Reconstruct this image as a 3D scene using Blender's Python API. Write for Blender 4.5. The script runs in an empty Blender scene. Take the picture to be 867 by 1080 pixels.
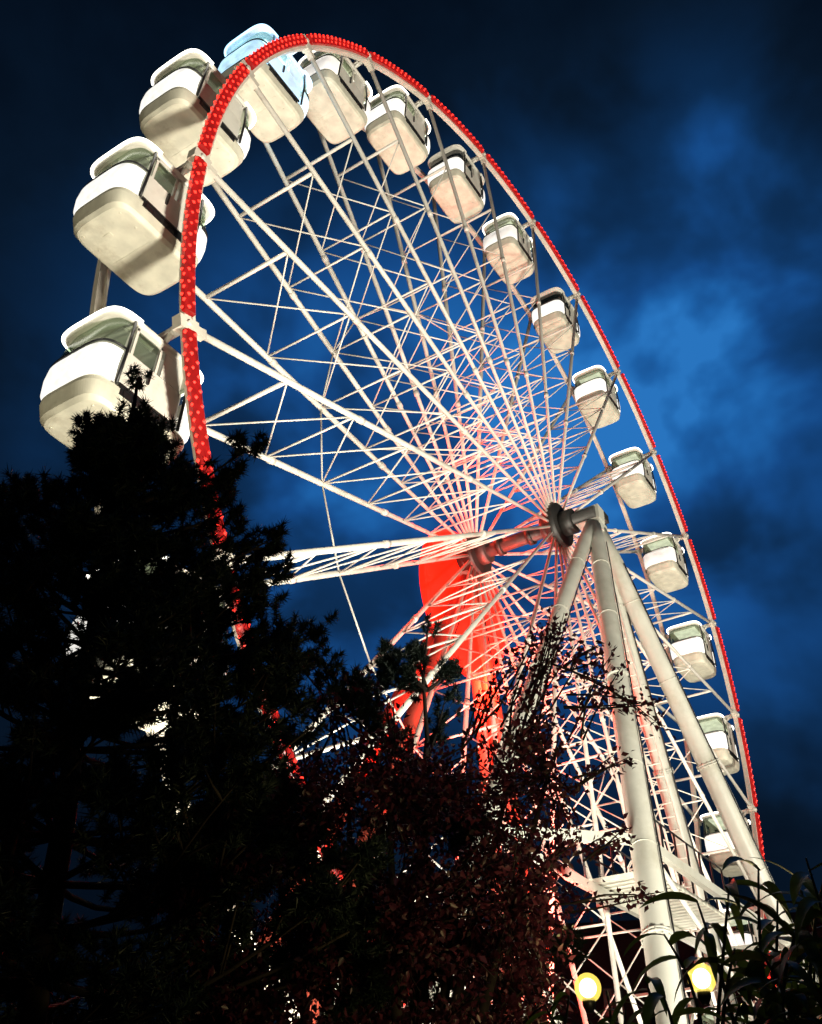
import bpy, bmesh, math, random
import numpy as np
from mathutils import Vector, Matrix
R_ = random.Random(11)
PI = math.pi
sc = bpy.context.scene
col = sc.collection

# ------------------------------------------------------------------ camera geometry
CAM = Vector((-21.87347, -9.42218, 2.1))
ROT = Matrix(((0.524035, -0.85164, -0.00982), (0.661086, 0.399459, 0.635135), (-0.536984, -0.339325, 0.772338)))
FPX, PX, PY = 974.978, 488.632, 497.122           # in pixels of the 867 x 1080 picture
def ray(u, v):
    return (ROT.transposed() @ Vector(((u-PX)/FPX, 1, (PY-v)/FPX))).normalized()
def at(u, v, d): return CAM + ray(u, v)*d

# ------------------------------------------------------------------ wheel numbers
RR, ZC, T0, DT, PW = 16.0, 18.58, -0.23202, 0.2618, 2.3
HUB = Vector((-.2, .25, ZC+.6)); HUBF = Vector((-.2, 3.2, ZC+.6))
BASE = Vector((0, 1.15, 0))
def rimpt(t, y=0.0, r=RR): return Vector((r*math.cos(t), y, ZC+r*math.sin(t)))

# ------------------------------------------------------------------ materials
def nodes_mat(name):
    m = bpy.data.materials.new(name); m.use_nodes = True
    nt = m.node_tree; return m, nt, nt.nodes['Principled BSDF']
def mat(name, rgb, rough=.5, metal=0, vary=.12, scale=6, bump=0, dirt=None, spec=.5, coords='Object'):
    m, nt, b = nodes_mat(name)
    tc = nt.nodes.new('ShaderNodeTexCoord'); nz = nt.nodes.new('ShaderNodeTexNoise')
    nz.inputs['Scale'].default_value = scale; nz.inputs['Detail'].default_value = 6
    nt.links.new(tc.outputs[coords], nz.inputs['Vector'])
    cr = nt.nodes.new('ShaderNodeValToRGB')
    a = [c*(1-vary) for c in rgb]; d = [min(1, c*(1+vary)) for c in rgb]
    cr.color_ramp.elements[0].position = .3; cr.color_ramp.elements[1].position = .7
    cr.color_ramp.elements[0].color = (*a, 1); cr.color_ramp.elements[1].color = (*d, 1)
    nt.links.new(nz.outputs['Fac'], cr.inputs['Fac'])
    out = cr.outputs['Color']
    if dirt:
        n2 = nt.nodes.new('ShaderNodeTexNoise'); n2.inputs['Scale'].default_value = scale*.35; n2.inputs['Detail'].default_value = 8
        n2.inputs['Roughness'].default_value = .7
        nt.links.new(tc.outputs[coords], n2.inputs['Vector'])
        r2 = nt.nodes.new('ShaderNodeValToRGB'); r2.color_ramp.elements[0].position = .52; r2.color_ramp.elements[1].position = .72
        r2.color_ramp.elements[1].color = (.75, .75, .75, 1)
        nt.links.new(n2.outputs['Fac'], r2.inputs['Fac'])
        mx = nt.nodes.new('ShaderNodeMix'); mx.data_type = 'RGBA'
        nt.links.new(r2.outputs['Color'], mx.inputs[0]); nt.links.new(out, mx.inputs[6]); mx.inputs[7].default_value = (*dirt, 1)
        out = mx.outputs[2]
    nt.links.new(out, b.inputs['Base Color'])
    b.inputs['Roughness'].default_value = rough; b.inputs['Metallic'].default_value = metal
    b.inputs['Specular IOR Level'].default_value = spec
    if bump:
        bp = nt.nodes.new('ShaderNodeBump'); bp.inputs['Strength'].default_value = bump
        nt.links.new(nz.outputs['Fac'], bp.inputs['Height']); nt.links.new(bp.outputs['Normal'], b.inputs['Normal'])
    return m
def glow(name, rgb, strength, base=(.7, .7, .7), vary=0.0, scale=8):
    m, nt, b = nodes_mat(name)
    b.inputs['Base Color'].default_value = (*base, 1); b.inputs['Roughness'].default_value = .35
    b.inputs['Emission Color'].default_value = (*rgb, 1); b.inputs['Emission Strength'].default_value = strength
    if vary:
        tc = nt.nodes.new('ShaderNodeTexCoord'); nz = nt.nodes.new('ShaderNodeTexNoise')
        nz.inputs['Scale'].default_value = scale; nz.inputs['Detail'].default_value = 4
        nt.links.new(tc.outputs['Object'], nz.inputs['Vector'])
        mr = nt.nodes.new('ShaderNodeMapRange'); mr.inputs[1].default_value = .3; mr.inputs[2].default_value = .7
        mr.inputs[3].default_value = strength*(1-vary); mr.inputs[4].default_value = strength*(1+vary)
        nt.links.new(nz.outputs['Fac'], mr.inputs[0]); nt.links.new(mr.outputs[0], b.inputs['Emission Strength'])
    return m
def leaf_mat(name, rgb, rgb2, trans=.3, rough=.5):
    m, nt, b = nodes_mat(name)
    ge = nt.nodes.new('ShaderNodeNewGeometry')
    mx = nt.nodes.new('ShaderNodeMix'); mx.data_type = 'RGBA'
    nt.links.new(ge.outputs['Random Per Island'], mx.inputs[0])
    mx.inputs[6].default_value = (*rgb, 1); mx.inputs[7].default_value = (*rgb2, 1)
    nt.links.new(mx.outputs[2], b.inputs['Base Color']); b.inputs['Roughness'].default_value = rough
    tr = nt.nodes.new('ShaderNodeBsdfTranslucent'); nt.links.new(mx.outputs[2], tr.inputs['Color'])
    ms = nt.nodes.new('ShaderNodeMixShader'); ms.inputs[0].default_value = trans
    nt.links.new(b.outputs[0], ms.inputs[1]); nt.links.new(tr.outputs[0], ms.inputs[2])
    nt.links.new(ms.outputs[0], nt.nodes['Material Output'].inputs['Surface'])
    return m
def glass_mat(name, tint, mixf):
    m, nt, b = nodes_mat(name)
    t = nt.nodes.new('ShaderNodeBsdfTransparent'); t.inputs['Color'].default_value = (*tint, 1)
    b.inputs['Base Color'].default_value = (.02, .03, .03, 1); b.inputs['Roughness'].default_value = .12
    b.inputs['Specular IOR Level'].default_value = .8
    ms = nt.nodes.new('ShaderNodeMixShader'); ms.inputs[0].default_value = mixf
    nt.links.new(t.outputs[0], ms.inputs[1]); nt.links.new(b.outputs[0], ms.inputs[2])
    nt.links.new(ms.outputs[0], nt.nodes['Material Output'].inputs['Surface'])
    return m

M = {}
M['steel'] = mat('white painted steel', (.72, .68, .60), .45, 0, .08, 3, .05, dirt=(.42, .37, .30))
M['leg'] = mat('cream painted leg steel', (.50, .495, .43), .42, 0, .08, 2, .04, dirt=(.36, .34, .26))
M['leg_redlit'] = mat('leg steel with red light in its colour', (.52, .085, .05), .42, 0, .1, 2, .04, dirt=(.34, .06, .04))  # red floodlight glow put into the colour of the far legs
M['rim'] = mat('cream rim steel', (.72, .66, .56), .4, 0, .08, 3, .05, dirt=(.40, .35, .28))
M['dark'] = mat('dark greased steel', (.035, .033, .03), .5, .3, .25, 8, .1)
M['hub_grey'] = mat('dull grey axle steel', (.07, .065, .06), .5, .2, .2, 6, .1, dirt=(.05, .045, .04))
M['black'] = mat('black powder coated metal', (.012, .012, .013), .4, .2, .2, 10)
M['shell'] = mat('white gondola shell', (.74, .71, .63), .35, 0, .05, 4, .02, dirt=(.56, .52, .42))
M['belly'] = mat('cream gondola underside', (.70, .67, .54), .5, 0, .14, 3, .06, dirt=(.36, .31, .21))
M['deck'] = mat('pale planked deck', (.70, .69, .58), .5, 0, .1, 4, .05, dirt=(.4, .38, .3))
M['panel'] = glow('backlit white gondola panel', (1, .97, .90), .98, vary=.14, scale=5)
M['panel_tired'] = glow('backlit gondola panel with tired leds', (1, .93, .84), .72, vary=.3, scale=2)
M['panel_blue'] = glow('backlit ice blue gondola panel', (.50, .80, 1), 1.1, vary=.35, scale=3)
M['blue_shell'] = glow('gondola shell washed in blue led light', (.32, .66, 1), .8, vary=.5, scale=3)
M['strip'] = glow('warm white led strip', (1, .97, .86), 4.5)
M['strip_blue'] = glow('ice blue led strip', (.35, .72, 1), 2.6)
M['strip_off'] = mat('unlit led strip', (.7, .68, .62), .4)
M['ceil'] = glow('gondola ceiling lamp', (1, .94, .78), 1.3, vary=.3, scale=4)
M['ceil_dim'] = glow('dim gondola ceiling lamp', (1, .92, .70), .22, (.3, .3, .26))
M['ceil_blue'] = glow('blue gondola ceiling lamp', (.5, .8, 1), 5)
M['glass'] = glass_mat('gondola glazing', (.80, .86, .78), .22)
M['glass_dark'] = glass_mat('dark gondola glazing', (.18, .20, .20), .7)
M['redcase'] = glow('red led band diffuser', (1, .014, .012), .34, (.13, .006, .006), vary=.5, scale=6)
M['redbulb'] = glow('red led bulb', (1, .028, .016), 3.4, (.35, .02, .015))
M['disc'] = glow('red backlit disc', (1, .012, .002), 1.7, (.25, .01, .008), vary=.18, scale=.8)
M['globe'] = glow('lit street lamp bulb', (1, .90, .50), 9)
def frosted():
    m, nt, b = nodes_mat('frosted yellow lamp glass')
    t = nt.nodes.new('ShaderNodeBsdfTransparent'); t.inputs['Color'].default_value = (1, .93, .6, 1)
    e = nt.nodes.new('ShaderNodeEmission'); e.inputs['Color'].default_value = (1, .74, .14, 1); e.inputs['Strength'].default_value = 2.2
    ms = nt.nodes.new('ShaderNodeMixShader'); ms.inputs[0].default_value = .33
    nt.links.new(t.outputs[0], ms.inputs[1]); nt.links.new(e.outputs[0], ms.inputs[2]); nt.links.new(ms.outputs[0], nt.nodes['Material Output'].inputs['Surface'])
    return m
M['frosted'] = frosted()
M['asphalt'] = mat('asphalt', (.05, .05, .05), .85, 0, .25, 1.2, .2, coords='Generated')
M['brick'] = mat('dark maroon brick', (.10, .035, .025), .85, 0, .25, 2.0, .2)
M['slate'] = mat('dark slate roof', (.035, .035, .04), .7, 0, .2, 2)
M['pane'] = glass_mat('night window glass', (.05, .05, .06), .9)
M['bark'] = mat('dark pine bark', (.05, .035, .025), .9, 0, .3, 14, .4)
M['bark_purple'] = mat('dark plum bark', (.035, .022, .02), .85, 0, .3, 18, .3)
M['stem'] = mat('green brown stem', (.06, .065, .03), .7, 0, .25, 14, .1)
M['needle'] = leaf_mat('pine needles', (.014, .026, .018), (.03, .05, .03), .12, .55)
M['purple'] = leaf_mat('purple leaves', (.050, .011, .024), (.14, .026, .048), .30, .4)
M['lance'] = leaf_mat('lance shaped green leaves', (.022, .045, .012), (.06, .10, .022), .45, .35)

# planks on the deck
def add_planks(m, freq):
    nt = m.node_tree; b = nt.nodes['Principled BSDF']
    tc = nt.nodes.new('ShaderNodeTexCoord'); wv = nt.nodes.new('ShaderNodeTexWave')
    wv.inputs['Scale'].default_value = freq; wv.inputs['Distortion'].default_value = .2
    nt.links.new(tc.outputs['Object'], wv.inputs['Vector'])
    bp = nt.nodes.new('ShaderNodeBump'); bp.inputs['Strength'].default_value = .6; bp.inputs['Distance'].default_value = .05
    nt.links.new(wv.outputs['Fac'], bp.inputs['Height']); nt.links.new(bp.outputs['Normal'], b.inputs['Normal'])
add_planks(M['deck'], 1.2)
def add_bricks(m):
    nt = m.node_tree; b = nt.nodes['Principled BSDF']
    tc = nt.nodes.new('ShaderNodeTexCoord'); br = nt.nodes.new('ShaderNodeTexBrick')
    br.inputs['Scale'].default_value = 3; br.inputs['Color1'].default_value = (.11, .035, .025, 1); br.inputs['Color2'].default_value = (.07, .022, .018, 1)
    br.inputs['Mortar'].default_value = (.12, .10, .09, 1)
    mp = nt.nodes.new('ShaderNodeMapping'); mp.inputs['Rotation'].default_value = (PI/2, 0, 0)
    nt.links.new(tc.outputs['Object'], mp.inputs['Vector']); nt.links.new(mp.outputs[0], br.inputs['Vector'])
    nt.links.new(br.outputs['Color'], b.inputs['Base Color'])
add_bricks(M['brick'])

# ------------------------------------------------------------------ mesh builder
GSCALE = [False]
class MB:
    def __init__(s): s.v = []; s.f = []; s.m = []; s.smooth = []
    def add(s, vs, fs, mi=0, smooth=False):
        o = len(s.v); s.v += [tuple(p) for p in vs]
        for f in fs: s.f.append(tuple(o+i for i in f)); s.m.append(mi); s.smooth.append(smooth)
    def tube(s, pts, radii, n=8, mi=0, closed=False, caps=True):
        pts = [Vector(p) for p in pts]; k = len(pts)
        if not hasattr(radii, '__len__'): radii = [radii]*k
        vs = []; prev = None
        for i, p in enumerate(pts):
            if closed: d = pts[(i+1) % k]-pts[i-1]
            else: d = pts[min(i+1, k-1)]-pts[max(i-1, 0)]
            d.normalize()
            if prev is None:
                u = d.orthogonal().normalized()
            else:
                u = prev-d*prev.dot(d)
                if u.length < 1e-6: u = d.orthogonal()
                u.normalize()
            prev = u; w = d.cross(u)
            for j in range(n):
                a = 2*PI*j/n; vs.append(p+(u*math.cos(a)+w*math.sin(a))*radii[i])
        fs = []
        for i in range(k if closed else k-1):
            for j in range(n):
                a, b = i*n+j, i*n+(j+1) % n; i2 = (i+1) % k
                fs.append((a, b, i2*n+(j+1) % n, i2*n+j))
        s.add(vs, fs, mi, True)
        if caps and not closed:
            o = len(s.v)-len(vs)
            s.f.append(tuple(o+j for j in reversed(range(n)))); s.m.append(mi); s.smooth.append(False)
            s.f.append(tuple(o+(k-1)*n+j for j in range(n))); s.m.append(mi); s.smooth.append(False)
    def box(s, c, size, mi=0, rot=None):
        c = Vector(c); x, y, z = [q/2 for q in size]
        vs = [Vector((i*x, j*y, k*z)) for i in (-1, 1) for j in (-1, 1) for k in (-1, 1)]
        if rot is not None: vs = [rot @ p for p in vs]
        s.add([c+p for p in vs], [(0, 1, 3, 2), (4, 6, 7, 5), (0, 4, 5, 1), (2, 3, 7, 6), (0, 2, 6, 4), (1, 5, 7, 3)], mi)
    def bar(s, a, b, w, h, mi=0):
        a, b = Vector(a), Vector(b); d = (b-a); L = d.length; d.normalize()
        u = d.cross(Vector((0, 0, 1)));  u = u.normalized() if u.length > 1e-4 else Vector((1, 0, 0)); w2 = u.cross(d)
        s.box((a+b)/2, (w, L, h), mi, Matrix((u, d, w2)).transposed())
    def loft(s, rings, mi=0, closed=True, cap0=False, cap1=False, smooth=True):
        n = len(rings[0]); vs = [p for r in rings for p in r]; fs = []
        for i in range(len(rings)-1):
            for j in range(n if closed else n-1):
                fs.append((i*n+j, i*n+(j+1) % n, (i+1)*n+(j+1) % n, (i+1)*n+j))
        o = len(s.v); s.add(vs, fs, mi, smooth)
        if cap0: s.f.append(tuple(o+j for j in reversed(range(n)))); s.m.append(mi); s.smooth.append(False)
        if cap1: s.f.append(tuple(o+(len(rings)-1)*n+j for j in range(n))); s.m.append(mi); s.smooth.append(False)
    def build(s, name, mats, parent=None, off=None):
        if GSCALE[0] and name != 'hanger': s.v = [(x*.91, y*.86, z*.89-.22) for x, y, z in s.v]
        me = bpy.data.meshes.new(name); me.from_pydata(s.v, [], s.f)
        if not isinstance(mats, (list, tuple)): mats = [mats]
        for m in mats: me.materials.append(M[m])
        me.polygons.foreach_set('material_index', s.m); me.polygons.foreach_set('use_smooth', s.smooth)
        me.update()
        o = bpy.data.objects.new(name, me); col.objects.link(o)
        if parent is not None:
            o.parent = parent
        if off is not None: o.location = off
        return o
def tag(o, label=None, cat=None, group=None, kind=None):
    for k, v in (('label', label), ('category', cat), ('group', group), ('kind', kind)):
        if v: o[k] = v
    return o
def empty(name, loc):
    o = bpy.data.objects.new(name, None); o.location = loc; o.empty_display_size = .3; col.objects.link(o); return o
kids = {}
def copy_tree(o, parent=None):
    c = o.copy(); col.objects.link(c); c.parent = parent
    for ch in list(o.children): copy_tree(ch, c)
    return c

# ------------------------------------------------------------------ world: dusk sky with broken cloud
w = bpy.data.worlds.new('World'); sc.world = w; w.use_nodes = True
nt = w.node_tree; N = nt.nodes; L = nt.links
bg = N['Background']
def math_(op, a, b=None, clamp=False):
    n = N.new('ShaderNodeMath'); n.operation = op; n.use_clamp = clamp
    for i, q in enumerate((a, b)):
        if q is None: continue
        if isinstance(q, (int, float)): n.inputs[i].default_value = q
        else: L.new(q, n.inputs[i])
    return n.outputs[0]
tc = N.new('ShaderNodeTexCoord')
def blob(u, v, deg, amp, soft=1.0):
    d = ray(u, v); n = N.new('ShaderNodeVectorMath'); n.operation = 'DOT_PRODUCT'
    L.new(tc.outputs['Generated'], n.inputs[0]); n.inputs[1].default_value = d
    c = math_('SUBTRACT', 1, n.outputs['Value'])          # 1-cos
    g = math_('MULTIPLY', c, -1/(1-math.cos(math.radians(deg))))
    e = N.new('ShaderNodeMath'); e.operation = 'EXPONENT'; L.new(g, e.inputs[0])
    return math_('MULTIPLY', e.outputs[0], amp)
tot = None
for bl in ((700, 350, 11, .44), (690, 480, 10.5, .42), (620, 420, 8, .24), (810, 290, 8.5, .42), (330, 440, 13, .44), (420, 500, 12, .24), (340, 650, 9, .26), (752, 158, 2.2, .24),
           (640, 640, 12, .22), (865, 730, 6, .20)):
    b_ = blob(*bl); tot = b_ if tot is None else math_('ADD', tot, b_)
nz = N.new('ShaderNodeTexNoise'); nz.inputs['Scale'].default_value = 4.2; nz.inputs['Detail'].default_value = 4.5; nz.inputs['Roughness'].default_value = .52
nz.inputs['Distortion'].default_value = .2
mp = N.new('ShaderNodeMapping'); mp.inputs['Scale'].default_value = (1, 1, 1.25); mp.inputs['Location'].default_value = (3.3, 1.2, .4)
L.new(tc.outputs['Generated'], mp.inputs['Vector']); L.new(mp.outputs[0], nz.inputs['Vector'])
cl = N.new('ShaderNodeMapRange'); cl.interpolation_type = 'SMOOTHSTEP'
cl.inputs[1].default_value = .34; cl.inputs[2].default_value = .66; cl.inputs[3].default_value = .42; cl.inputs[4].default_value = 1.25
L.new(nz.outputs['Fac'], cl.inputs[0])
val = math_('MULTIPLY', tot, cl.outputs[0])
nz3 = N.new('ShaderNodeTexNoise'); nz3.inputs['Scale'].default_value = 9; nz3.inputs['Detail'].default_value = 6; nz3.inputs['Roughness'].default_value = .6
L.new(mp.outputs[0], nz3.inputs['Vector'])
val = math_('ADD', val, math_('MULTIPLY', math_('SUBTRACT', nz3.outputs['Fac'], .5), .07))
val = math_('ADD', val, math_('MULTIPLY', cl.outputs[0], .06))
ramp = N.new('ShaderNodeValToRGB'); cr = ramp.color_ramp
cr.elements[0].position = 0; cr.elements[0].color = (.0006, .0022, .0055, 1)
cr.elements[1].position = 1; cr.elements[1].color = (.022, .175, .52, 1)
for p_, c_ in ((.12, (.0024, .0085, .022)), (.3, (.004, .026, .085)), (.55, (.0075, .065, .235)), (.8, (.013, .12, .39))):
    e_ = cr.elements.new(p_); e_.color = (*c_, 1)
L.new(val, ramp.inputs['Fac'])
sky = N.new('ShaderNodeTexSky'); sky.sky_type = 'NISHITA'; sky.sun_disc = False
sky.sun_elevation = math.radians(-6); sky.sun_rotation = math.radians(60)
mxs = N.new('ShaderNodeMix'); mxs.data_type = 'RGBA'; mxs.blend_type = 'ADD'; mxs.inputs[0].default_value = .02
L.new(ramp.outputs['Color'], mxs.inputs[6]); L.new(sky.outputs[0], mxs.inputs[7])
L.new(mxs.outputs[2], bg.inputs['Color']); bg.inputs['Strength'].default_value = 1.0

# ------------------------------------------------------------------ ground
mb = MB(); n = 64
mb.add([(400*math.cos(2*PI*i/n), 400*math.sin(2*PI*i/n), 0) for i in range(n)], [tuple(range(n))])
tag(mb.build('ground', 'asphalt'), kind='structure')

# ------------------------------------------------------------------ the wheel
wheel = empty('ferris_wheel', BASE)
tag(wheel, 'tall white lattice ferris wheel with red lit rim beside the dark trees', 'ferris wheel')
def wb(mb, name, mats): return mb.build(name, mats, wheel, -BASE)
SEG = 192
for y in (0, PW):
    mb = MB(); vs = []
    rings = []
    for i in range(SEG):
        t = 2*PI*i/SEG; c, s = math.cos(t), math.sin(t)
        rings.append([Vector((r*c, y+dy, ZC+r*s)) for r, dy in ((RR-.10, -.06), (RR+.06, -.06), (RR+.06, .06), (RR-.10, .06))])
    rings.append(rings[0]); mb.loft(rings, smooth=False)
    # a lighter second chord bound to the first
    rings = []
    for i in range(SEG):
        t = 2*PI*i/SEG; c, s = math.cos(t), math.sin(t)
        rings.append([Vector((r*c, y+dy, ZC+r*s)) for r, dy in ((RR-.17, -.085), (RR-.103, -.085), (RR-.103, .085), (RR-.17, .085))])
    rings.append(rings[0]); mb.loft(rings, smooth=False)
    wb(mb, 'rim', 'rim')
NS = 24
spoke_r = (.83, .69, .55, .42, .30, .20)
for k in range(NS):
    t = T0+k*DT; d = Vector((math.cos(t), 0, math.sin(t)))
    a0, b0 = rimpt(t, 0, RR-.17), HUB+d*.62
    a1, b1 = rimpt(t, PW, RR-.17), HUBF+d*.62
    for a, b, r in ((a0, b0, .066), (a1, b1, .074)):
        mb = MB(); mb.tube([a, a+(b-a)*.5, b], [r, r, r*.66], 8)
        # bolted splice sleeves on the spoke
        for q in (.33, .66):
            p = a+(b-a)*q; e = (b-a).normalized()*.09
            mb.tube([p-e, p+e], r*1.25, 8)
        wb(mb, 'spoke', 'steel')
    P = lambda f: HUB+(rimpt(t, 0)-HUB)*f
    Q = lambda f: HUBF+(rimpt(t, PW)-HUBF)*f
    mb = MB()
    for i, f in enumerate(spoke_r):
        mb.tube([P(f), Q(f)], .05 if i == 0 else .029, 6)
    for f, g in zip(spoke_r, spoke_r[1:]):
        mb.tube([P(f), Q(g)], .021, 5); mb.tube([Q(f), P(g)], .021, 5)
    wb(mb, 'brace_lattice', 'steel')
    # ring rods between neighbouring spokes
    t2 = T0+(k+1)*DT
    Q2 = lambda f: HUBF+(rimpt(t2, PW)-HUBF)*f
    mb = MB(); mb.tube([Q(.55), Q2(.55)], .024, 5); wb(mb, 'tie_rod', 'steel')
    # hanging axle between the rims and the node bracket
    mb = MB(); mb.tube([rimpt(t, -.16), rimpt(t, PW+.16)], .05, 10)
    wb(mb, 'axle_pin', 'steel')
    for y in (0, PW):
        mb = MB(); rot = Matrix.Rotation(-t, 3, 'Y')
        mb.box(rimpt(t, y, RR-.02), (.42, .20, .26), 0, rot)
        mb.box(rimpt(t, y, RR-.30), (.26, .16, .16), 0, rot)
        wb(mb, 'node_bracket', 'rim' if y else 'rim')
    # red led band segment
    g = .012; mb = MB(); rings = []
    for i in range(9):
        tt = t+g+(DT-2*g)*i/8; c, s = math.cos(tt), math.sin(tt)
        rings.append([Vector((r*c, y, ZC+r*s)) for r, y in ((RR-.10, -.075), (RR-.10, -.16), (RR-.06, -.19), (RR+.11, -.19), (RR+.15, -.16), (RR+.15, -.075))])
    mb.loft(rings, 0, True, True, True, smooth=False)
    nb = 28
    for i in range(nb):
        tt = t+g+(DT-2*g)*(i+.5)/nb
        for rr, yy, up in ((RR+(.08 if i % 2 else -.035), -.19, 0), (RR+.15, -.10 if i % 2 else -.15, 1)):
            c = rimpt(tt, yy, rr); s_ = R_.uniform(.034, .046)
            rad = Vector((math.cos(tt), 0, math.sin(tt))); tan = Vector((-math.sin(tt), 0, math.cos(tt))); nn = Vector((0, -1, 0))
            if up: nn, rad = rad, nn
            vs = [c+rad*s_, c+tan*s_, c-rad*s_, c-tan*s_, c+nn*s_*.9]
            mb.add(vs, [(0, 1, 4), (1, 2, 4), (2, 3, 4), (3, 0, 4)], 1)
    wb(mb, 'light_band', ['redcase', 'redbulb'])
# hub and axle
def drum(mb, c, r, y0, y1, n=32, mi=0):
    mb.tube([c+Vector((0, y0, 0)), c+Vector((0, y1, 0))], r, n, mi)
ctr = Vector((HUB.x, 0, HUB.z))
mb = MB(); drum(mb, ctr, .72, .05, .42); drum(mb, ctr, .40, -.35, .05); wb(mb, 'hub_flange', 'dark')
mb = MB(); drum(mb, ctr, .72, 3.05, 3.4); drum(mb, ctr, .45, 3.4, 3.75); wb(mb, 'hub_flange', 'dark')
mb = MB(); drum(mb, ctr, .22, -1.1, 4.2); drum(mb, ctr, .40, .42, .7); drum(mb, ctr, .40, 2.75, 3.05); wb(mb, 'hub_axle', 'hub_grey')
for y in (1.2, 2.3):
    mb = MB(); drum(mb, ctr, .30, y-.08, y+.08); wb(mb, 'hub_collar', 'dark')
mb = MB()
DC = Vector((.3, 4.0, ZC-.72))
rings = []
for y, r in ((-.14, 2.4), (-.10, 2.5), (.10, 2.5), (.14, 2.4)):
    rings.append([DC+Vector((r*math.cos(2*PI*i/64), y, r*math.sin(2*PI*i/64))) for i in range(64)])
mb.loft(rings, 0, True, True, True, smooth=False)
o = wb(mb, 'light_disc', 'disc'); o['label'] = 'large round panel glowing solid red behind the hub'

# ------------------------------------------------------------------ support towers
def tower(base, apex, feet, label, leg_mat='leg'):
    tw = empty('support_tower', base); tag(tw, label, 'wheel support')
    for f in feet:
        f = Vector(f); d = (f-apex).normalized(); mb = MB()
        a = apex+d*.45
        rs = .30 if f.x > 7.8 and f.y < 0 else .225 if f.x < -11 else .265
        mb.tube([a, a+d*1.2, f-d*.3, f], [rs*.72, rs*.92, rs, rs], 20)
        for q in (.36, .69):
            p = a+(f-a)*q; mb.tube([p-d*.05, p-d*.006], rs+.025, 20); mb.tube([p+d*.006, p+d*.05], rs+.025, 20)
        for q in (.12, .24, .50, .60, .82, .91):
            p = a+(f-a)*q; mb.tube([p-d*.012, p+d*.012], rs+.003, 20)
        for q in (.36, .69):
            p = a+(f-a)*q; e1 = d.orthogonal().normalized()
            for bi in range(14):
                o_ = (Matrix.Rotation(2*PI*bi/14, 3, d) @ e1)*(rs+.012); mb.tube([p+o_-d*.075, p+o_+d*.075], .016, 5)
        mb.build('leg', leg_mat, tw, -base)
        sd0 = (CAM-a).cross(d).normalized()*.8+(CAM-a).normalized()*.6; sd0 = (sd0-d*sd0.dot(d)).normalized()
        mb = MB(); mb.tube([a+d*(1.3+(f-a-d*1.3).length*i/16)+sd0*(rs+.02+.008*(i % 2)) for i in range(16)], .018, 5); mb.build('cable', 'black', tw, -base)
        mb = MB(); mb.box(f+Vector((0, 0, .06)), (1.3, 1.3, .12)); mb.box(f+Vector((0, 0, .3)), (.9, .12, .5)); mb.box(f+Vector((0, 0, .3)), (.12, .9, .5)); mb.build('foot_plate', 'leg', tw, -base)
    return tw
b1 = Vector((0, -1.0, 0)); ap1 = Vector((0, -.9, HUB.z))
feetN = [(-12, -.85, 0), (-8.4, -4.5, 0), (7.9, -4.4, 0), (7.4, -1.1, 0)]
near = tower(b1, ap1, feetN, 'four legged cream support tower on the near side of the wheel')
mb = MB(); mb.box(ap1+Vector((-.05, .1, .02)), (.44, .80, .50)); mb.box(ap1+Vector((.05, -.05, -.40)), (.6, .45, .32))
mb.build('bearing_head', 'leg', near, -b1)
mb = MB(); mb.box(ap1+Vector((.55, .05, .35)), (.5, .5, .28)); mb.tube([ap1+Vector((.2, 0, .45)), ap1+Vector((.9, 0, .18))], .09, 8)
mb.build('drive_motor', 'dark', near, -b1)
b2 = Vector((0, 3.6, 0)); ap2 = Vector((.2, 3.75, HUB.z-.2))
far = tower(b2, ap2, [(-9.4, 3.1, 0), (-8.4, 6.9, 0), (8, 6.6, 0), (7.6, 4.4, 0)], 'four legged support tower on the far side glowing red under the hub', 'leg_redlit')
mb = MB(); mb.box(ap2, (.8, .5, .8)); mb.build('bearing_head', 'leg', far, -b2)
def on_leg(apex, f, z): f = Vector(f); return apex+(f-apex)*((apex.z-z)/apex.z)
# cross beams and service deck of the near tower
zb = 7.7
ps = [on_leg(ap1, f, zb) for f in feetN]
mb = MB()
for a, b in ((0, 3), (1, 2), (0, 1), (2, 3)):
    mb.bar(ps[a], ps[b], .14, .18)
mb.build('cross_beam', 'leg', near, -b1)
mb = MB(); mb.box((-.2, -1.5, zb+.17), (4.8, 1.6, .10)); mb.build('service_deck', 'deck', near, -b1)
mb = MB()
for x in np.linspace(-2.6, 2.2, 7):
    mb.tube([(x, -2.28, zb+.25), (x, -2.28, zb+1.35)], .025, 6); mb.tube([(x, -.72, zb+.25), (x, -.72, zb+1.35)], .025, 6)
for y in (-2.28, -.72):
    for dz in (.8, 1.35): mb.tube([(-2.6, y, zb+dz), (2.2, y, zb+dz)], .025, 6)
mb.build('railing', 'black', near, -b1)
# ladder up the fourth leg
mb = MB(); fD = Vector(feetN[3]); dd = (fD-ap1).normalized(); sd = Vector((0, 1, 0)).cross(dd).normalized()
A_ = ap1+dd*2+sd*.62; B_ = fD-dd*.3+sd*.62
if (A_-CAM).length > 0:
    for s_ in (-.22, .22):
        mb.tube([A_+Vector((0, s_, 0)), B_+Vector((0, s_, 0))], .035, 6)
    nL = 52
    for i in range(nL):
        p = A_+(B_-A_)*(i+.5)/nL; mb.tube([p-Vector((0, .22, 0)), p+Vector((0, .22, 0))], .02, 5)
        if i % 5 == 0: mb.tube([p, p-sd*.34], .02, 5)
mb.build('ladder', 'steel', near, -b1)
# thin stay rods of the near tower
for a, b in ((ps[0], feetN[1]), (ps[3], feetN[2]), (ps[1], feetN[2]), (ps[2], feetN[1])):
    mb = MB(); mb.tube([a, b], .05, 6); mb.build('stay_rod', 'leg', near, -b1)

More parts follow.
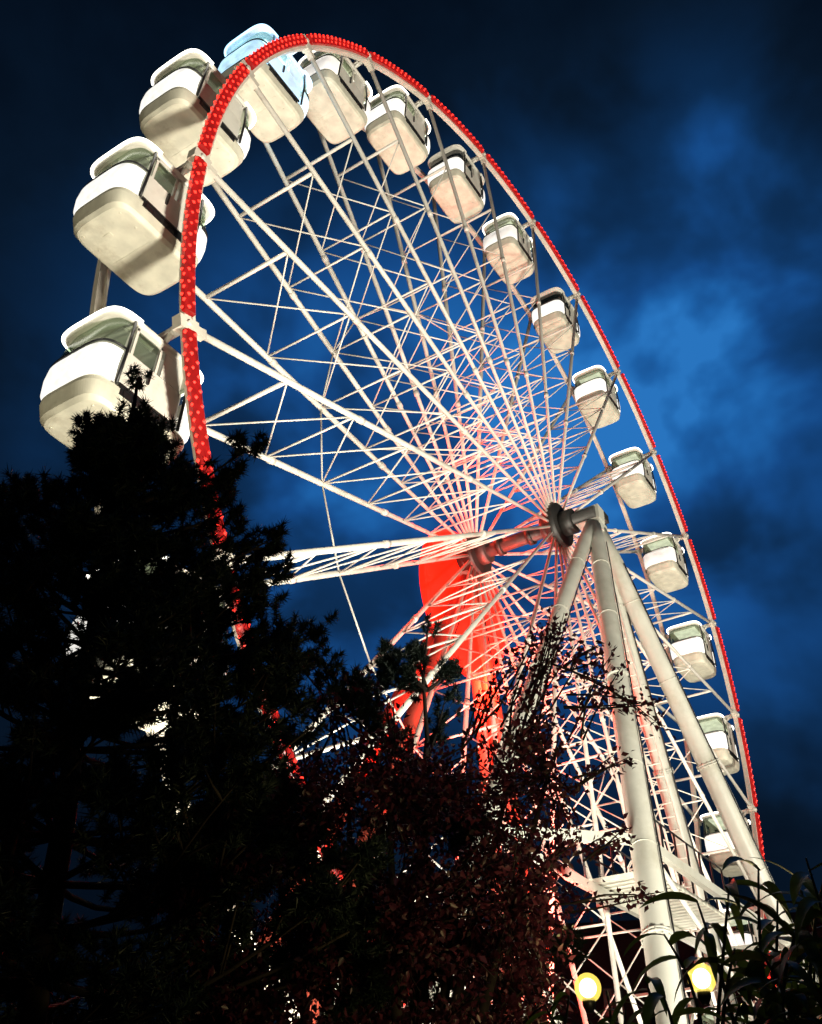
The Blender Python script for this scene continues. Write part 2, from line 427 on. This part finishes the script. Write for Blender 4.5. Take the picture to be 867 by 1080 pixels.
# ------------------------------------------------------------------ gondolas
def outline(a, b, n=72, ex=7.0, ey=4.4):
    pts = []
    for i in range(n):
        t = 2*PI*i/n; c, s = math.cos(t), math.sin(t)
        pts.append((a*math.copysign(abs(c)**(2/ex), c), b*math.copysign(abs(s)**(2/ey), s)))
    return pts
def arc(a, b, sgn, cut=.60, n=30, ex=7.0, ey=4.4):
    ph = math.acos(cut**(ex/2)); pts = []
    for i in range(n+1):
        t = -ph+2*ph*i/n; c, s = math.cos(t), math.sin(t)
        pts.append((sgn*a*abs(c)**(2/ex), sgn*b*math.copysign(abs(s)**(2/ey), s)))
    return pts
def side(a, b, sgn, cut=.60, n=12, ex=7.0, ey=4.4):
    ph = math.acos(cut**(ex/2)); pts = []
    for i in range(n+1):
        t = PI/2-(PI/2-ph)+2*(PI/2-ph)*i/n; c, s = math.cos(t), math.sin(t)
        pts.append((sgn*a*math.copysign(abs(c)**(2/ex), c), sgn*b*abs(s)**(2/ey)))
    return pts
def shell(mb, levels, fn, th=.03, mi=0):
    """levels: (z, a, b); fn(a, b) gives the run of plan points; closed slab of thickness th"""
    out = [[Vector((x, y, z)) for x, y in fn(a, b)] for z, a, b in levels]
    inn = [[Vector((x, y, z)) for x, y in fn(a-th, b-th)] for z, a, b in levels]
    n = len(out[0])
    loop = [o_+i_[::-1] for o_, i_ in zip(out, inn)]
    mb.loft(loop, mi, True, False, False)
    for ring, fl in ((loop[0], 1), (loop[-1], 0)):
        fs = []
        for j in range(n-1): fs.append((j, j+1, 2*n-2-j, 2*n-1-j))
        mb.add(ring, fs, mi)
AX, BY = 1.12, .86
def make_gondola():
    g = empty('gondola', (0, 0, 0))
    # roof cap
    mb = MB()
    rings = [[Vector((x, y, z)) for x, y in outline(a, b)] for z, a, b in ((-.05, AX-.04, BY-.03), (.02, AX+.03, BY+.02), (.05, AX+.03, BY+.02), (.13, AX-.10, BY-.10), (.24, AX-.4, BY-.32), (.27, .2, .15))]
    mb.loft(rings, 0, True, True, True)
    mb.build('roof', 'shell', g)
    mb = MB(); mb.tube([(0, -.93, .0), (0, -.72, -.16)], .05, 8); mb.tube([(0, .93, .0), (0, .72, -.16)], .05, 8); mb.box((0, 0, -.01), (.16, 1.9, .10)); mb.tube([(0, -1.04, 0), (0, -.9, 0)], .10, 12); mb.tube([(0, .9, 0), (0, 1.04, 0)], .10, 12)
    mb.build('hanger', 'shell', g)
    for sg in (-1, 1):
        mb = MB(); mb.tube([(x*1.012, y*1.012, .035) for x, y in arc(AX+.035, BY+.025, sg, .5)], .033, 6); mb.build('light_strip', 'strip', g)
        mb = MB(); shell(mb, [(-.80, AX+.03, BY), (-.45, AX-.02, BY-.03), (-.05, AX-.10, BY-.06)], lambda a, b: arc(a, b, sg, .66), .015); mb.build('window', 'glass', g)
        # two rails over the tub
        mb = MB(); mb.tube([(x, y, -.80) for x, y in arc(AX+.05, BY+.02, sg, .62)], .022, 6); mb.build('rail', 'black', g)
        mb = MB()
        shell(mb, [(-1.58, AX+.03, BY-.01), (-1.50, AX+.07, BY+.02), (-1.2, AX+.10, BY+.03), (-.92, AX+.08, BY+.03), (-.86, AX+.04, BY)], lambda a, b: arc(a, b, sg, .64), .05)
        mb.build('end_panel', 'panel', g)
        # door on the long side
        mb = MB(); shell(mb, [(-1.60, AX, BY-.03), (-1.2, AX, BY-.02), (-.78, AX, BY-.03)], lambda a, b: side(a, b, sg, .58), .03)
        for x in (-.57, 0, .57): mb.box((x, sg*(BY-.05), -.44), (.05, .04, .70))
        mb.box((0, sg*(BY-.05), -.10), (1.2, .04, .10)); mb.box((.33, sg*(BY-.05), -.42), (.44, .03, .68))
        dr = mb.build('door', 'shell', g)
        mb = MB(); mb.box((-.29, sg*(BY-.05), -.44), (.46, .015, .60)); mb.build('window', 'glass', dr)
        mb = MB(); mb.box((-.12, sg*(BY+.0), -1.0), (.05, .05, .34)); mb.build('handle', 'black', dr)
        for x in (-.70, .70):
            mb = MB(); mb.tube([(x*.97, sg*(BY-.02), -.02), (x*1.0, sg*(BY+.03), -.8), (x*1.02, sg*(BY+.02), -1.66)], .032, 6); mb.build('door_post', 'black', g)
        # grille under the door
        mb = MB()
        mb.box((0, sg*(BY-.035), -1.70), (1.16, .05, .17))
        for i in range(6): mb.box((-.5+i*.2, sg*(BY-.005), -1.70), (.03, .02, .15))
        mb.box((0, sg*(BY-.01), -1.60), (1.3, .05, .05)); mb.build('step_grille', 'black', g)
    # dark seam, then belly
    mb = MB()
    rings = [[Vector((x, y, z)) for x, y in outline(a, b)] for z, a, b in ((-1.52, AX-.04, BY-.08), (-1.66, AX-.04, BY-.07), (-1.66, AX+.03, BY-.02), (-1.74, AX+.03, BY-.02), (-2.02, AX-.06, BY-.06), (-2.10, AX-.14, BY-.12), (-2.11, AX-.2, BY-.16))]
    mb.loft(rings, 0, True, True, True, smooth=False)
    mb.box((0, 0, -2.112), (.05, 1.2, .012)); mb.box((.3, 0, -2.113), (.34, .30, .014)); mb.box((-.55, .1, -2.113), (.10, .22, .014))
    for bx in (-.8, -.4, .4, .8):
        for by in (-.55, .55): mb.tube([(bx, by, -2.10), (bx, by, -2.125)], .022, 6)
    mb.build('belly', 'belly', g)
    # inside: bench, and the ceiling lamp
    for sg in (-1, 1):
        mb = MB(); mb.box((sg*.72, 0, -1.2), (.42, 1.3, .10)); mb.box((sg*.93, 0, -.95), (.08, 1.2, .5)); mb.build('bench', 'shell', g)
    mb = MB(); mb.box((0, 0, -.085), (1.5, 1.15, .05)); mb.build('ceiling_lamp', 'ceil', g)
    return g
LAB = {
 -2: 'lit white gondola lowest on the right, mostly behind the shrub and yellow lamps',
 -1: 'lit white gondola just above the right street lamp, behind long leaves',
 0: 'lit white gondola behind the tubular leg, directly above the long leaved shrub',
 1: 'lit white gondola on the right arc cut by the outer cream support leg',
 2: 'lit white gondola on the right arc, next one under hub height, clear of the legs',
 3: 'lit white gondola level with the wheel hub on its right',
 4: 'lit white gondola on the right arc, first one above hub height',
 5: 'lit white gondola on the right arc just under the lower dark windowed gondola',
 6: 'dark windowed gondola with unlit roof, lower of two, halfway down the right arc',
 7: 'lit white gondola hanging between the two dark windowed gondolas',
 8: 'dark windowed gondola with unlit roof, upper of two, near the wheel top',
 9: 'lit white gondola just above the upper dark windowed gondola',
 10: 'lit white gondola with grey underside, to the right of the ice blue one',
 11: 'gondola glowing ice blue at the very top of the wheel',
 12: 'lit white gondola immediately left of the ice blue one, crossed by red rim',
 13: 'large lit gondola second from the pine tree top, broad cream underside in full view',
 14: 'largest lit gondola, half hidden by the pine tree top',
 15: 'lit gondola glimpsed through the middle of the pine tree crown',
}
GSCALE[0] = True; proto = make_gondola(); GSCALE[0] = False
first = True
for k in range(-2, 16):
    t = T0+k*DT
    g = proto if first else copy_tree(proto)
    first = False
    g.location = rimpt(t, PW/2); g.rotation_euler = (0, 0, 0)
    tag(g, LAB[k], 'gondola', 'gondolas hanging around the ferris wheel rim')
    g['slot'] = k
    # each gondola carries its own light scheme through object-level material slots
    swap = {}
    if k in (6, 8): swap = {'strip': 'strip_off', 'glass': 'glass_dark', 'ceil': 'strip_off'}
    if k >= 12: swap = {'ceil': 'ceil_dim'}
    if k in (3, 7, 10): swap = {'panel': 'panel_tired'}
    if k == 11: swap = {'strip': 'strip_blue', 'panel': 'panel_blue', 'ceil': 'ceil_blue', 'shell': 'blue_shell'}
    if swap:
        def deep(o):
            if o.type == 'MESH':
                for s_ in o.material_slots:
                    for a, b in swap.items():
                        if s_.material == M[a]: s_.link = 'OBJECT'; s_.material = M[b]; break
            for c in o.children: deep(c)
        deep(g)

# ------------------------------------------------------------------ foliage helpers
def ncloud(name, V, F, m, parent=None):
    me = bpy.data.meshes.new(name)
    V = np.asarray(V, dtype=np.float32).reshape(-1, 3); F = np.asarray(F, dtype=np.int32)
    me.vertices.add(len(V)); me.vertices.foreach_set('co', V.ravel())
    k = F.shape[1]; me.loops.add(F.size); me.loops.foreach_set('vertex_index', F.ravel())
    me.polygons.add(len(F)); me.polygons.foreach_set('loop_start', np.arange(len(F), dtype=np.int32)*k)
    me.update(calc_edges=True); me.validate(); me.materials.append(M[m])
    o = bpy.data.objects.new(name, me); col.objects.link(o)
    if parent is not None: o.parent = parent
    return o
rng = np.random.default_rng(5)
def pix(V):
    q = (np.asarray(V)-np.array(CAM)) @ np.array(ROT).T
    return PX+FPX*q[:, 0]/q[:, 1], PY-FPX*q[:, 2]/q[:, 1]
LAMPS = ((620, 1042), (740, 1032))
def clear_of_lamps(P, rad):
    u, v = pix(P); k = np.ones(len(P), bool)
    for a, b in LAMPS: k &= np.hypot(u-a, v-b) > rad
    return k
def unit(n):
    v = rng.normal(size=(n, 3)); return v/np.linalg.norm(v, axis=1)[:, None]

def tufts(points, dirs, size, per=46):
    """needles radiating round each twig end: thin triangles"""
    n = len(points); P = np.repeat(points, per, 0); D = np.repeat(dirs, per, 0)
    sz = np.repeat(size, per)
    u = unit(n*per)+D*.55; u /= np.linalg.norm(u, axis=1)[:, None]
    ln = sz*rng.uniform(.65, 1.1, n*per)
    o = P+D*(rng.uniform(-.9, .35, n*per)*sz)[:, None]
    w_ = np.cross(u, unit(n*per)); w_ /= np.linalg.norm(w_, axis=1)[:, None]; w_ *= .0046
    V = np.stack([o-w_, o+w_, o+u*ln[:, None]], 1).reshape(-1, 3)
    return V, np.arange(len(V)).reshape(-1, 3)

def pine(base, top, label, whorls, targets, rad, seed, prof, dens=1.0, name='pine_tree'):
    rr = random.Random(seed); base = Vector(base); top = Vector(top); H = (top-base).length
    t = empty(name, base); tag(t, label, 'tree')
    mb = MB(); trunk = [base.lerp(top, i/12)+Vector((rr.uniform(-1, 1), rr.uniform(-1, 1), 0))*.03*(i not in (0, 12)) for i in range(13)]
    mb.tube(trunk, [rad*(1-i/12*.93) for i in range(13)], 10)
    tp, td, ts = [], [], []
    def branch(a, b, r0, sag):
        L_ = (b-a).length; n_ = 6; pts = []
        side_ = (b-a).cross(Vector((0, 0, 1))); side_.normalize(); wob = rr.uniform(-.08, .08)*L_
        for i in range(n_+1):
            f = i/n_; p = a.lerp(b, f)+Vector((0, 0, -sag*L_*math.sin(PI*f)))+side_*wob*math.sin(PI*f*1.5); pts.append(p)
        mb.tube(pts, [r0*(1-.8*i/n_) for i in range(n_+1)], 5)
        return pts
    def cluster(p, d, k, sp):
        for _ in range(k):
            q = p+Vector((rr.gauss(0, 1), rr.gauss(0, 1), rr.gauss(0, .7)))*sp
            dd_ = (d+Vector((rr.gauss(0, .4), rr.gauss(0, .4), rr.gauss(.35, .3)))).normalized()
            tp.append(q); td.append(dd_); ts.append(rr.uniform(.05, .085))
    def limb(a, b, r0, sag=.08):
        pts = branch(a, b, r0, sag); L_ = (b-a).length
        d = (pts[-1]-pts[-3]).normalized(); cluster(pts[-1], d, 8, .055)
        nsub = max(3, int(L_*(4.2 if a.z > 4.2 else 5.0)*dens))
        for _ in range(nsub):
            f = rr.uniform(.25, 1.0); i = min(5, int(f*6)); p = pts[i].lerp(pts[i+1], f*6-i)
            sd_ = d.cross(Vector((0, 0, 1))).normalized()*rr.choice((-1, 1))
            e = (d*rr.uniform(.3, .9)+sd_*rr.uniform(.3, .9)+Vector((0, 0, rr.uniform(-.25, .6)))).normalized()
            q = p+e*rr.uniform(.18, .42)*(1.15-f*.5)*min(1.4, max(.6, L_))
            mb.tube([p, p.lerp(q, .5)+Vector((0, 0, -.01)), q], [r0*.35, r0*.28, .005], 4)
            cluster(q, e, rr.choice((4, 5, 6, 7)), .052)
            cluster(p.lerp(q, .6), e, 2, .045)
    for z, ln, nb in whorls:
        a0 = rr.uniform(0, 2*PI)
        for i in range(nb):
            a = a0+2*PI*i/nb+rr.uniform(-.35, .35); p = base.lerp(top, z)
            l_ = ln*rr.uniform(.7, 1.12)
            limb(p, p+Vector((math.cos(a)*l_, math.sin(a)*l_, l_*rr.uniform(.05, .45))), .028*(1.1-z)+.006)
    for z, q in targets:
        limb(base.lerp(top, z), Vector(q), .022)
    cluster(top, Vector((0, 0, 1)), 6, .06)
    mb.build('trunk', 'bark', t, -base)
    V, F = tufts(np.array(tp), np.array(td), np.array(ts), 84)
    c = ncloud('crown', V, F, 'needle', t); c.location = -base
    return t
# big pine on the left
D1 = 6.6
ptop = at(146, 398, D1); pbase = Vector((at(118, 900, D1).x, at(118, 900, D1).y, 0))
wh = []
for i in range(9):
    z = .66+.27*i/8; f = 1-z
    wh.append((z, .08+1.55*max(0, min(1, (f-.165)*4.6))**.9*.92, 7 if z < .80 else 3))
for i in range(12):
    z = .27+.37*i/11; wh.append((z, 1.65 if z < .42 else 1.65-(z-.42)*1.6, 8))
tg = []
for u, v, d in ((78, 474, 6.6), (98, 446, 6.5), (12, 505, 6.5), (5, 560, 6.2), (170, 470, 6.5), (205, 500, 6.7), (238, 492, 6.3), (258, 480, 6.2), (225, 520, 6.3), (250, 530, 6.2), (262, 560, 6.1), (290, 566, 6.0), (268, 590, 6.2), (292, 604, 6.0), (255, 620, 6.3), (280, 640, 6.1), (240, 660, 6.4), (150, 452, 6.5), (120, 478, 6.4), (60, 520, 6.4), (185, 530, 6.4), (30, 530, 6.6), (110, 500, 6.6), (300, 690, 6.2), (325, 672, 6.3), (285, 710, 6.3), (210, 560, 6.4)):
    q = at(u, v, d); zz = max(.3, min(.93, (q.z-.35-.12*abs(u-130)/139)/ptop.z)); tg.append((zz, q))
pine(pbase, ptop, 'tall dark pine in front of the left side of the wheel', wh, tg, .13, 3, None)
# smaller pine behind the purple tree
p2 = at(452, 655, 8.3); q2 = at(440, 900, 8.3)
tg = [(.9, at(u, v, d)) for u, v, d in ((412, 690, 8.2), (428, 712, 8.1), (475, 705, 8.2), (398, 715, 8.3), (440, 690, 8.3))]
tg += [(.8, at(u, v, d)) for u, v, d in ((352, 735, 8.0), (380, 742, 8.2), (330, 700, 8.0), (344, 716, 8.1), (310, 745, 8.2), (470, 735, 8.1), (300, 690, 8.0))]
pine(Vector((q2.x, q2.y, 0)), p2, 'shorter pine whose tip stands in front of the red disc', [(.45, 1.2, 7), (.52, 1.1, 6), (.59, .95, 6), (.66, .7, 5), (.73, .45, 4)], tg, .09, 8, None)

# purple leaved tree
def purple_tree():
    rr = random.Random(21)
    base = at(430, 1000, 6.4); base = Vector((base.x, base.y, 0))
    t = empty('purple_leaf_tree', base); tag(t, 'dark purple leaved tree in front of the wheel foot and its red lit legs', 'tree')
    mb = MB(); fork = Vector((base.x, base.y, 1.5))
    mb.tube([base, base.lerp(fork, .5)+Vector((.03, .02, 0)), fork], [.13, .105, .09], 10)
    prof = [(170, 900), (200, 850), (250, 805), (300, 775), (350, 768), (400, 742), (450, 768), (500, 766), (545, 732), (585, 728), (603, 775), (612, 830), (612, 900), (610, 1000), (598, 1200)]
    def topv(u):
        for (u0, v0), (u1, v1) in zip(prof, prof[1:]):
            if u0 <= u <= u1: return v0+(v1-v0)*(u-u0)/(u1-u0)
        return 2000
    limbs = []
    for i in range(11):
        u = 200+i*42; q = at(u, max(topv(u)+90, 0), rr.uniform(5.6, 7.4)); mid = fork.lerp(q, .5)+Vector((rr.uniform(-.1, .1), rr.uniform(-.1, .1), -.12))
        mb.tube([fork, fork.lerp(mid, .6), mid, mid.lerp(q, .6), q], [.055, .045, .036, .026, .012], 6); limbs += [mid, mid.lerp(q, .5), q, fork.lerp(mid, .5)]
    LP, LD = [], []
    def twig(a, b, dens, leaf=.9):
        L_ = (b-a).length; s = Vector((rr.uniform(-1, 1), rr.uniform(-1, 1), rr.uniform(-.3, .8)))*.08*L_
        pts = [a, a.lerp(b, .35)+s, a.lerp(b, .7)+s*.8, b]; mb.tube(pts, [.008, .006, .0045, .002], 4)
        n_ = max(3, int(L_*dens))
        for i in range(n_):
            f = rr.uniform(1-leaf, 1); j = min(2, int(f*3)); p = pts[j].lerp(pts[j+1], f*3-j)
            LP.append(p+Vector((rr.gauss(0, 1), rr.gauss(0, 1), rr.gauss(0, 1)))*.035); LD.append((b-a).normalized())
    cnt = 0
    while cnt < 1330:
        u = rr.uniform(175, 625); v = rr.uniform(690, 1180)
        if v < topv(u)+18: continue
        if u > 540 and rr.random() < (u-540)/160+.05: continue
        q = at(u, v, rr.uniform(4.9, 7.6)); a = min(limbs, key=lambda p: (p-q).length)
        if q.z < 1.2: continue
        a = q+(a-q)*min(1, rr.uniform(.35, .6)/max(.01, (a-q).length))
        twig(a, q, 78); cnt += 1
    # loose sprays that reach over the pale legs and the disc
    for (u0, v0), (u1, v1), n_ in (((560, 770), (612, 680), 2), ((600, 740), (690, 742), 3), ((590, 700), (700, 765), 2), ((510, 770), (548, 700), 4), ((485, 790), (520, 735), 3), ((610, 780), (655, 690), 3), ((530, 760), (575, 655), 2),
                                  ((330, 800), (372, 708), 2), ((360, 800), (345, 740), 3), ((600, 830), (655, 800), 4), ((610, 900), (668, 880), 4), ((600, 700), (632, 690), 3), ((420, 790), (410, 735), 3), ((560, 770), (592, 655), 4), ((545, 770), (572, 690), 3), ((600, 960), (690, 950), 3), ((560, 720), (585, 668), 3)):
        for i in range(n_):
            d = rr.uniform(5.7, 6.6); a = at(u0+rr.uniform(-12, 12), v0+rr.uniform(-10, 10), d); b = at(u1+rr.uniform(-14, 14), v1+rr.uniform(-10, 10), d+rr.uniform(-.3, .3))
            twig(a, b, 60)
    mb.build('trunk', 'bark_purple', t, -base)
    LP = np.array(LP); LD = np.array(LD); kp = clear_of_lamps(LP, 22); LP, LD = LP[kp], LD[kp]; n = len(LP)
    d = LD*.5+unit(n)*.9+np.array([0, 0, -.15]); d /= np.linalg.norm(d, axis=1)[:, None]
    s = np.cross(d, unit(n)); s /= np.linalg.norm(s, axis=1)[:, None]; nn = np.cross(d, s)
    ln = rng.uniform(.030, .056, n)[:, None]; wd = ln*rng.uniform(.24, .34, n)[:, None]
    V = np.stack([LP, LP+d*ln*.35+s*wd+nn*wd*.35, LP+d*ln, LP+d*ln*.35-s*wd+nn*wd*.35], 1).reshape(-1, 3)
    F = np.concatenate([np.arange(n*4).reshape(-1, 4)[:, [0, 1, 2]], np.arange(n*4).reshape(-1, 4)[:, [0, 2, 3]]])
    c = ncloud('crown', V, F, 'purple', t); c.location = -base
    print('purple leaves', n)
purple_tree()

# shrubs with long lance leaves, close to the camera
def lance_shrub(base, stems, label, seed, size=1.0):
    rr = random.Random(seed); base = Vector(base)
    t = empty('long_leaf_shrub', base); tag(t, label, 'shrub', None)
    mb = MB(); V, F = [], []
    def leaf(p, d, ln, wd, droop):
        d = d.normalized()
        if not clear_of_lamps(np.array([p, p+d*ln*.35, p+d*ln*.7+Vector((0, 0, -.03)), p+d*ln*.8+Vector((0, 0, -.09))]), 20).all(): return
        s = d.cross(Vector((0, 0, 1))); s = s.normalized() if s.length > .05 else Vector((1, 0, 0))
        s = (Matrix.Rotation(rr.uniform(-.7, .7), 3, d) @ s); k = 7; o = len(V); q = Vector(p); dir_ = d.copy()
        for i in range(k+1):
            f = i/k; w_ = wd*(math.sin(PI*min(1, f*.93+.07))**.75)*(1-f*.35); up = s.cross(dir_).normalized()
            V.extend([tuple(q-s*w_+up*w_*.3), tuple(q), tuple(q+s*w_+up*w_*.3)])
            dir_ = (dir_+Vector((0, 0, -droop/k))).normalized(); q = q+dir_*ln/k
        for i in range(k):
            a = o+i*3; F.append((a, a+1, a+4, a+3)); F.append((a+1, a+2, a+5, a+4))
    for pts, nl, l0 in stems:
        pts = [Vector(p) for p in pts]; n_ = 14; path = []
        for i in range(n_+1):
            f = i/n_*(len(pts)-1); j = min(len(pts)-2, int(f)); path.append(pts[j].lerp(pts[j+1], f-j))
        for _ in range(2):
            path = [path[0]]+[(path[i-1]+path[i]*2+path[i+1])/4 for i in range(1, n_)]+[path[-1]]
        mb.tube(path, [.011*(1-.75*i/n_) for i in range(n_+1)], 6)
        for i in range(nl):
            f = .25+.75*(i+rr.random())/nl; x = f*n_; j = min(n_-1, int(x)); p = path[j].lerp(path[j+1], x-j)
            ax = (path[j+1]-path[j]).normalized(); a = i*2.4+rr.uniform(-.5, .5)
            e = ax.orthogonal().normalized(); e = Matrix.Rotation(a, 3, ax) @ e
            leaf(p, ax*rr.uniform(.3, .9)+e, l0*rr.uniform(.65, 1.15), l0*rr.uniform(.068, .105), rr.uniform(1.0, 2.6))
    mb.build('stem', 'stem', t, -base)
    c = ncloud('foliage', V, F, 'lance', t); c.location = -base
def stem_to(base, u, v, d, bend=.12, seed=0):
    q = at(u, v, d); rr = random.Random(seed+u*7+v)
    b = Vector(base)+Vector((rr.uniform(-.12, .12), rr.uniform(-.12, .12), 0))
    low = at(u+rr.uniform(-40, 60), 1150, d); low.z = min(low.z, q.z-.25)
    return [b, Vector((low.x, low.y, low.z*.55)), low, low.lerp(q, .6)+Vector((rr.uniform(-.03, .03), rr.uniform(-.03, .03), .03)), q]
SB = at(800, 1180, 3.0); SB = Vector((SB.x, SB.y, 0))
st = []
for i, (u, v, d, nl) in enumerate(((850, 905, 2.9, 16), (800, 915, 3.0, 15), (866, 940, 2.7, 16), (770, 925, 3.1, 16), (735, 950, 3.0, 12), (840, 980, 2.8, 18), (800, 1000, 2.7, 16), (700, 985, 3.1, 14), (775, 1000, 2.9, 13), (700, 1050, 2.9, 10), (868, 1030, 2.6, 18), (825, 1050, 2.7, 16), (780, 1060, 2.8, 14), (880, 990, 2.9, 18), (680, 1030, 3.1, 10), (845, 940, 3.2, 18), (875, 900, 3.1, 14), (820, 950, 3.1, 16), (860, 1000, 3.2, 18), (830, 1020, 3.2, 18), (858, 960, 3.3, 18), (880, 1050, 3.3, 18), (850, 1070, 3.3, 16))):
    st.append((stem_to(SB, u, v, d), int(nl*1.05), .24))
lance_shrub(SB, st, 'tall leafy shrub with long drooping leaves over the right street lamp', 4)
SB2 = at(610, 1200, 3.3); SB2 = Vector((SB2.x, SB2.y, 0)); st = []
for (u, v, d, nl) in ((640, 1045, 3.3, 9), (600, 1050, 3.3, 9), (575, 1060, 3.4, 9), (660, 1065, 3.2, 9), (620, 1075, 3.2, 9)):
    st.append((stem_to(SB2, u, v, d), nl, .16))
lance_shrub(SB2, st, 'small clump of narrow leaves around the left street lamp', 9)

# ------------------------------------------------------------------ street lamps
def lamp(pos, label, R0, watts):
    p = Vector(pos); b = Vector((p.x, p.y, 0)); t = empty('street_lamp', b); tag(t, label, 'street lamp', 'globe street lamps at the wheel foot')
    mb = MB(); mb.tube([(0, 0, 0), (0, 0, .25), (0, 0, .3), (0, 0, p.z-.2)], [.10, .09, .05, .03], 12); mb.build('post', 'black', t)
    mb = MB(); mb.tube([(0, 0, p.z-R0*2), (0, 0, p.z-R0*1.4), (0, 0, p.z-R0*.9)], [R0*.3, R0*.6, R0*.6], 14); mb.build('collar', 'black', t)
    def ball(rad):
        mb = MB(); rings = []
        for i in range(1, 12):
            a = -PI/2+PI*i/12; rings.append([Vector((rad*math.cos(a)*math.cos(2*PI*j/20), rad*math.cos(a)*math.sin(2*PI*j/20), p.z+rad*math.sin(a))) for j in range(20)])
        mb.loft(rings, 0, True, True, True); return mb
    gl = ball(R0*1.22).build('globe', 'frosted', t); ball(R0*.80).build('bulb', 'globe', gl)
    li = bpy.data.lights.new('lamp_light', 'POINT'); li.energy = watts; li.color = (1, .82, .35); li.shadow_soft_size = .1
    lo = bpy.data.objects.new('lamp_light', li); lo.location = (0, 0, p.z+R0*2.6); lo.parent = t; col.objects.link(lo)
lamp(at(620, 1042, 5.6), 'left of the two yellow globe street lamps, beside the purple tree', .058, 2)
lamp(at(740, 1032, 4.3), 'right of the two yellow globe street lamps, under the long leaved shrub', .046, 24)

# ------------------------------------------------------------------ far building
def building():
    c = at(640, 985, 80); fx = Vector((ray(640, 900).x, ray(640, 900).y, 0)).normalized(); rx = fx.cross(Vector((0, 0, 1)))
    base = Vector((c.x, c.y, 0)); hgt = c.z
    t = empty('brick_building', base); t.rotation_euler = (0, 0, math.atan2(rx.y, rx.x)); tag(t, 'dark maroon brick building behind the wheel foot, above the left street lamp', 'building')
    W_, D_ = 46, 14
    mb = MB(); mb.box((0, D_/2, hgt/2), (W_, D_, hgt)); mb.build('wall', 'brick', t)
    mb = MB(); mb.box((0, D_/2, hgt+.2), (W_+.8, D_+.8, .4)); mb.box((0, D_/2, hgt+.7), (W_-1, D_-1, .6)); rf = mb.build('roof', 'slate', t)
    for x in (-14, 12):
        mb = MB(); mb.box((x, 4, hgt+1.6), (1.2, 1.0, 1.8)); mb.build('chimney', 'brick', rf)
    for i in range(9):
        for fl in range(4):
            x = -20+i*5; z = 3+fl*4.0
            mb = MB(); mb.box((x, -.06, z), (1.6, .12, 2.1)); f = mb.build('window', 'slate', t)
            mb = MB(); mb.box((x-.38, -.13, z), (.66, .03, 1.8)); mb.box((x+.38, -.13, z), (.66, .03, 1.8)); mb.build('pane', 'pane', f)
building()

# ------------------------------------------------------------------ lights
def spot(loc, target, power, color, size=.4, angle=70, blend=.5):
    li = bpy.data.lights.new('floodlight', 'SPOT'); li.energy = power; li.color = color; li.shadow_soft_size = size
    li.spot_size = math.radians(angle); li.spot_blend = blend
    o = bpy.data.objects.new('floodlight', li); o.location = loc
    o.rotation_euler = (Vector(target)-Vector(loc)).to_track_quat('-Z', 'Y').to_euler(); col.objects.link(o); return o
WARM = (1, .94, .79)
spot((-13, -19, .8), (-5, 0, 19), 44000, WARM, 1.4, 74, .3)
spot((-28, 1, .5), (-15, .8, 20), 4500, (1, .91, .64), 1.4, 50)
spot((12, -19, .8), (8, 0, 17), 22000, WARM, 1.4, 60)
spot((-9.5, 1.2, .5), (-6, 1.2, 24), 11000, WARM, 1.4, 110)
spot((9.5, 1.2, .5), (7, 1.2, 22), 9000, WARM, 1.4, 100)
spot((-4, 16, .6), (-1, 2, 19), 7000, (1, .85, .72), .5, 75)
# red floods under the far tower
spot((-6, -2.2, .8), (-1.4, 3.7, 14), 50000, (1, .02, .006), .4, 28)
spot((3.0, 1.2, 1.0), (.6, 4.2, 14.5), 15000, (1, .025, .008), .3, 34)
li = bpy.data.lights.new('red_fill', 'POINT'); li.energy = 1500; li.color = (1, .03, .01); li.shadow_soft_size = .6  # added point light, no fixture: reddens the spokes around the far hub
o = bpy.data.objects.new('red_fill', li); o.location = (-1.4, 4.3, ZC+2.1); col.objects.link(o)
li = bpy.data.lights.new('red_fill', 'POINT'); li.energy = 2600; li.color = (1, .03, .01); li.shadow_soft_size = .5  # second added red point, tints the lattice below the disc
o = bpy.data.objects.new('red_fill', li); o.location = (1.0, 3.7, ZC-3.4); col.objects.link(o)
sun = bpy.data.lights.new('moonlight', 'SUN'); sun.energy = .03; sun.color = (.7, .8, 1); sun.angle = math.radians(.5)
o = bpy.data.objects.new('moonlight', sun); o.rotation_euler = (math.radians(50), 0, math.radians(-30)); o.location = (0, 0, 60); col.objects.link(o)

# ------------------------------------------------------------------ camera and output
cd = bpy.data.cameras.new('camera'); cam = bpy.data.objects.new('camera', cd); col.objects.link(cam)
cd.sensor_fit = 'VERTICAL'; cd.sensor_height = 24; cd.sensor_width = 24*867/1080; cd.lens = FPX/1080*24
cd.shift_x = -(PX-867/2)/1080; cd.shift_y = (PY-540)/1080
cd.clip_start = .05; cd.clip_end = 2000
r0, r1, r2 = ROT[0], ROT[1], ROT[2]
m = Matrix((r0, r2, -r1)).transposed().to_4x4(); m.translation = CAM; cam.matrix_world = m
sc.camera = cam
sc.render.engine = 'CYCLES'
sc.cycles.use_denoising = True
sc.cycles.max_bounces = 5; sc.cycles.diffuse_bounces = 2; sc.cycles.glossy_bounces = 2; sc.cycles.transparent_max_bounces = 8; sc.cycles.sample_clamp_indirect = 4
sc.view_settings.view_transform = 'Standard'; sc.view_settings.look = 'None'
sc.view_settings.exposure = 0; sc.view_settings.gamma = 1; sc.view_settings.use_curve_mapping = False
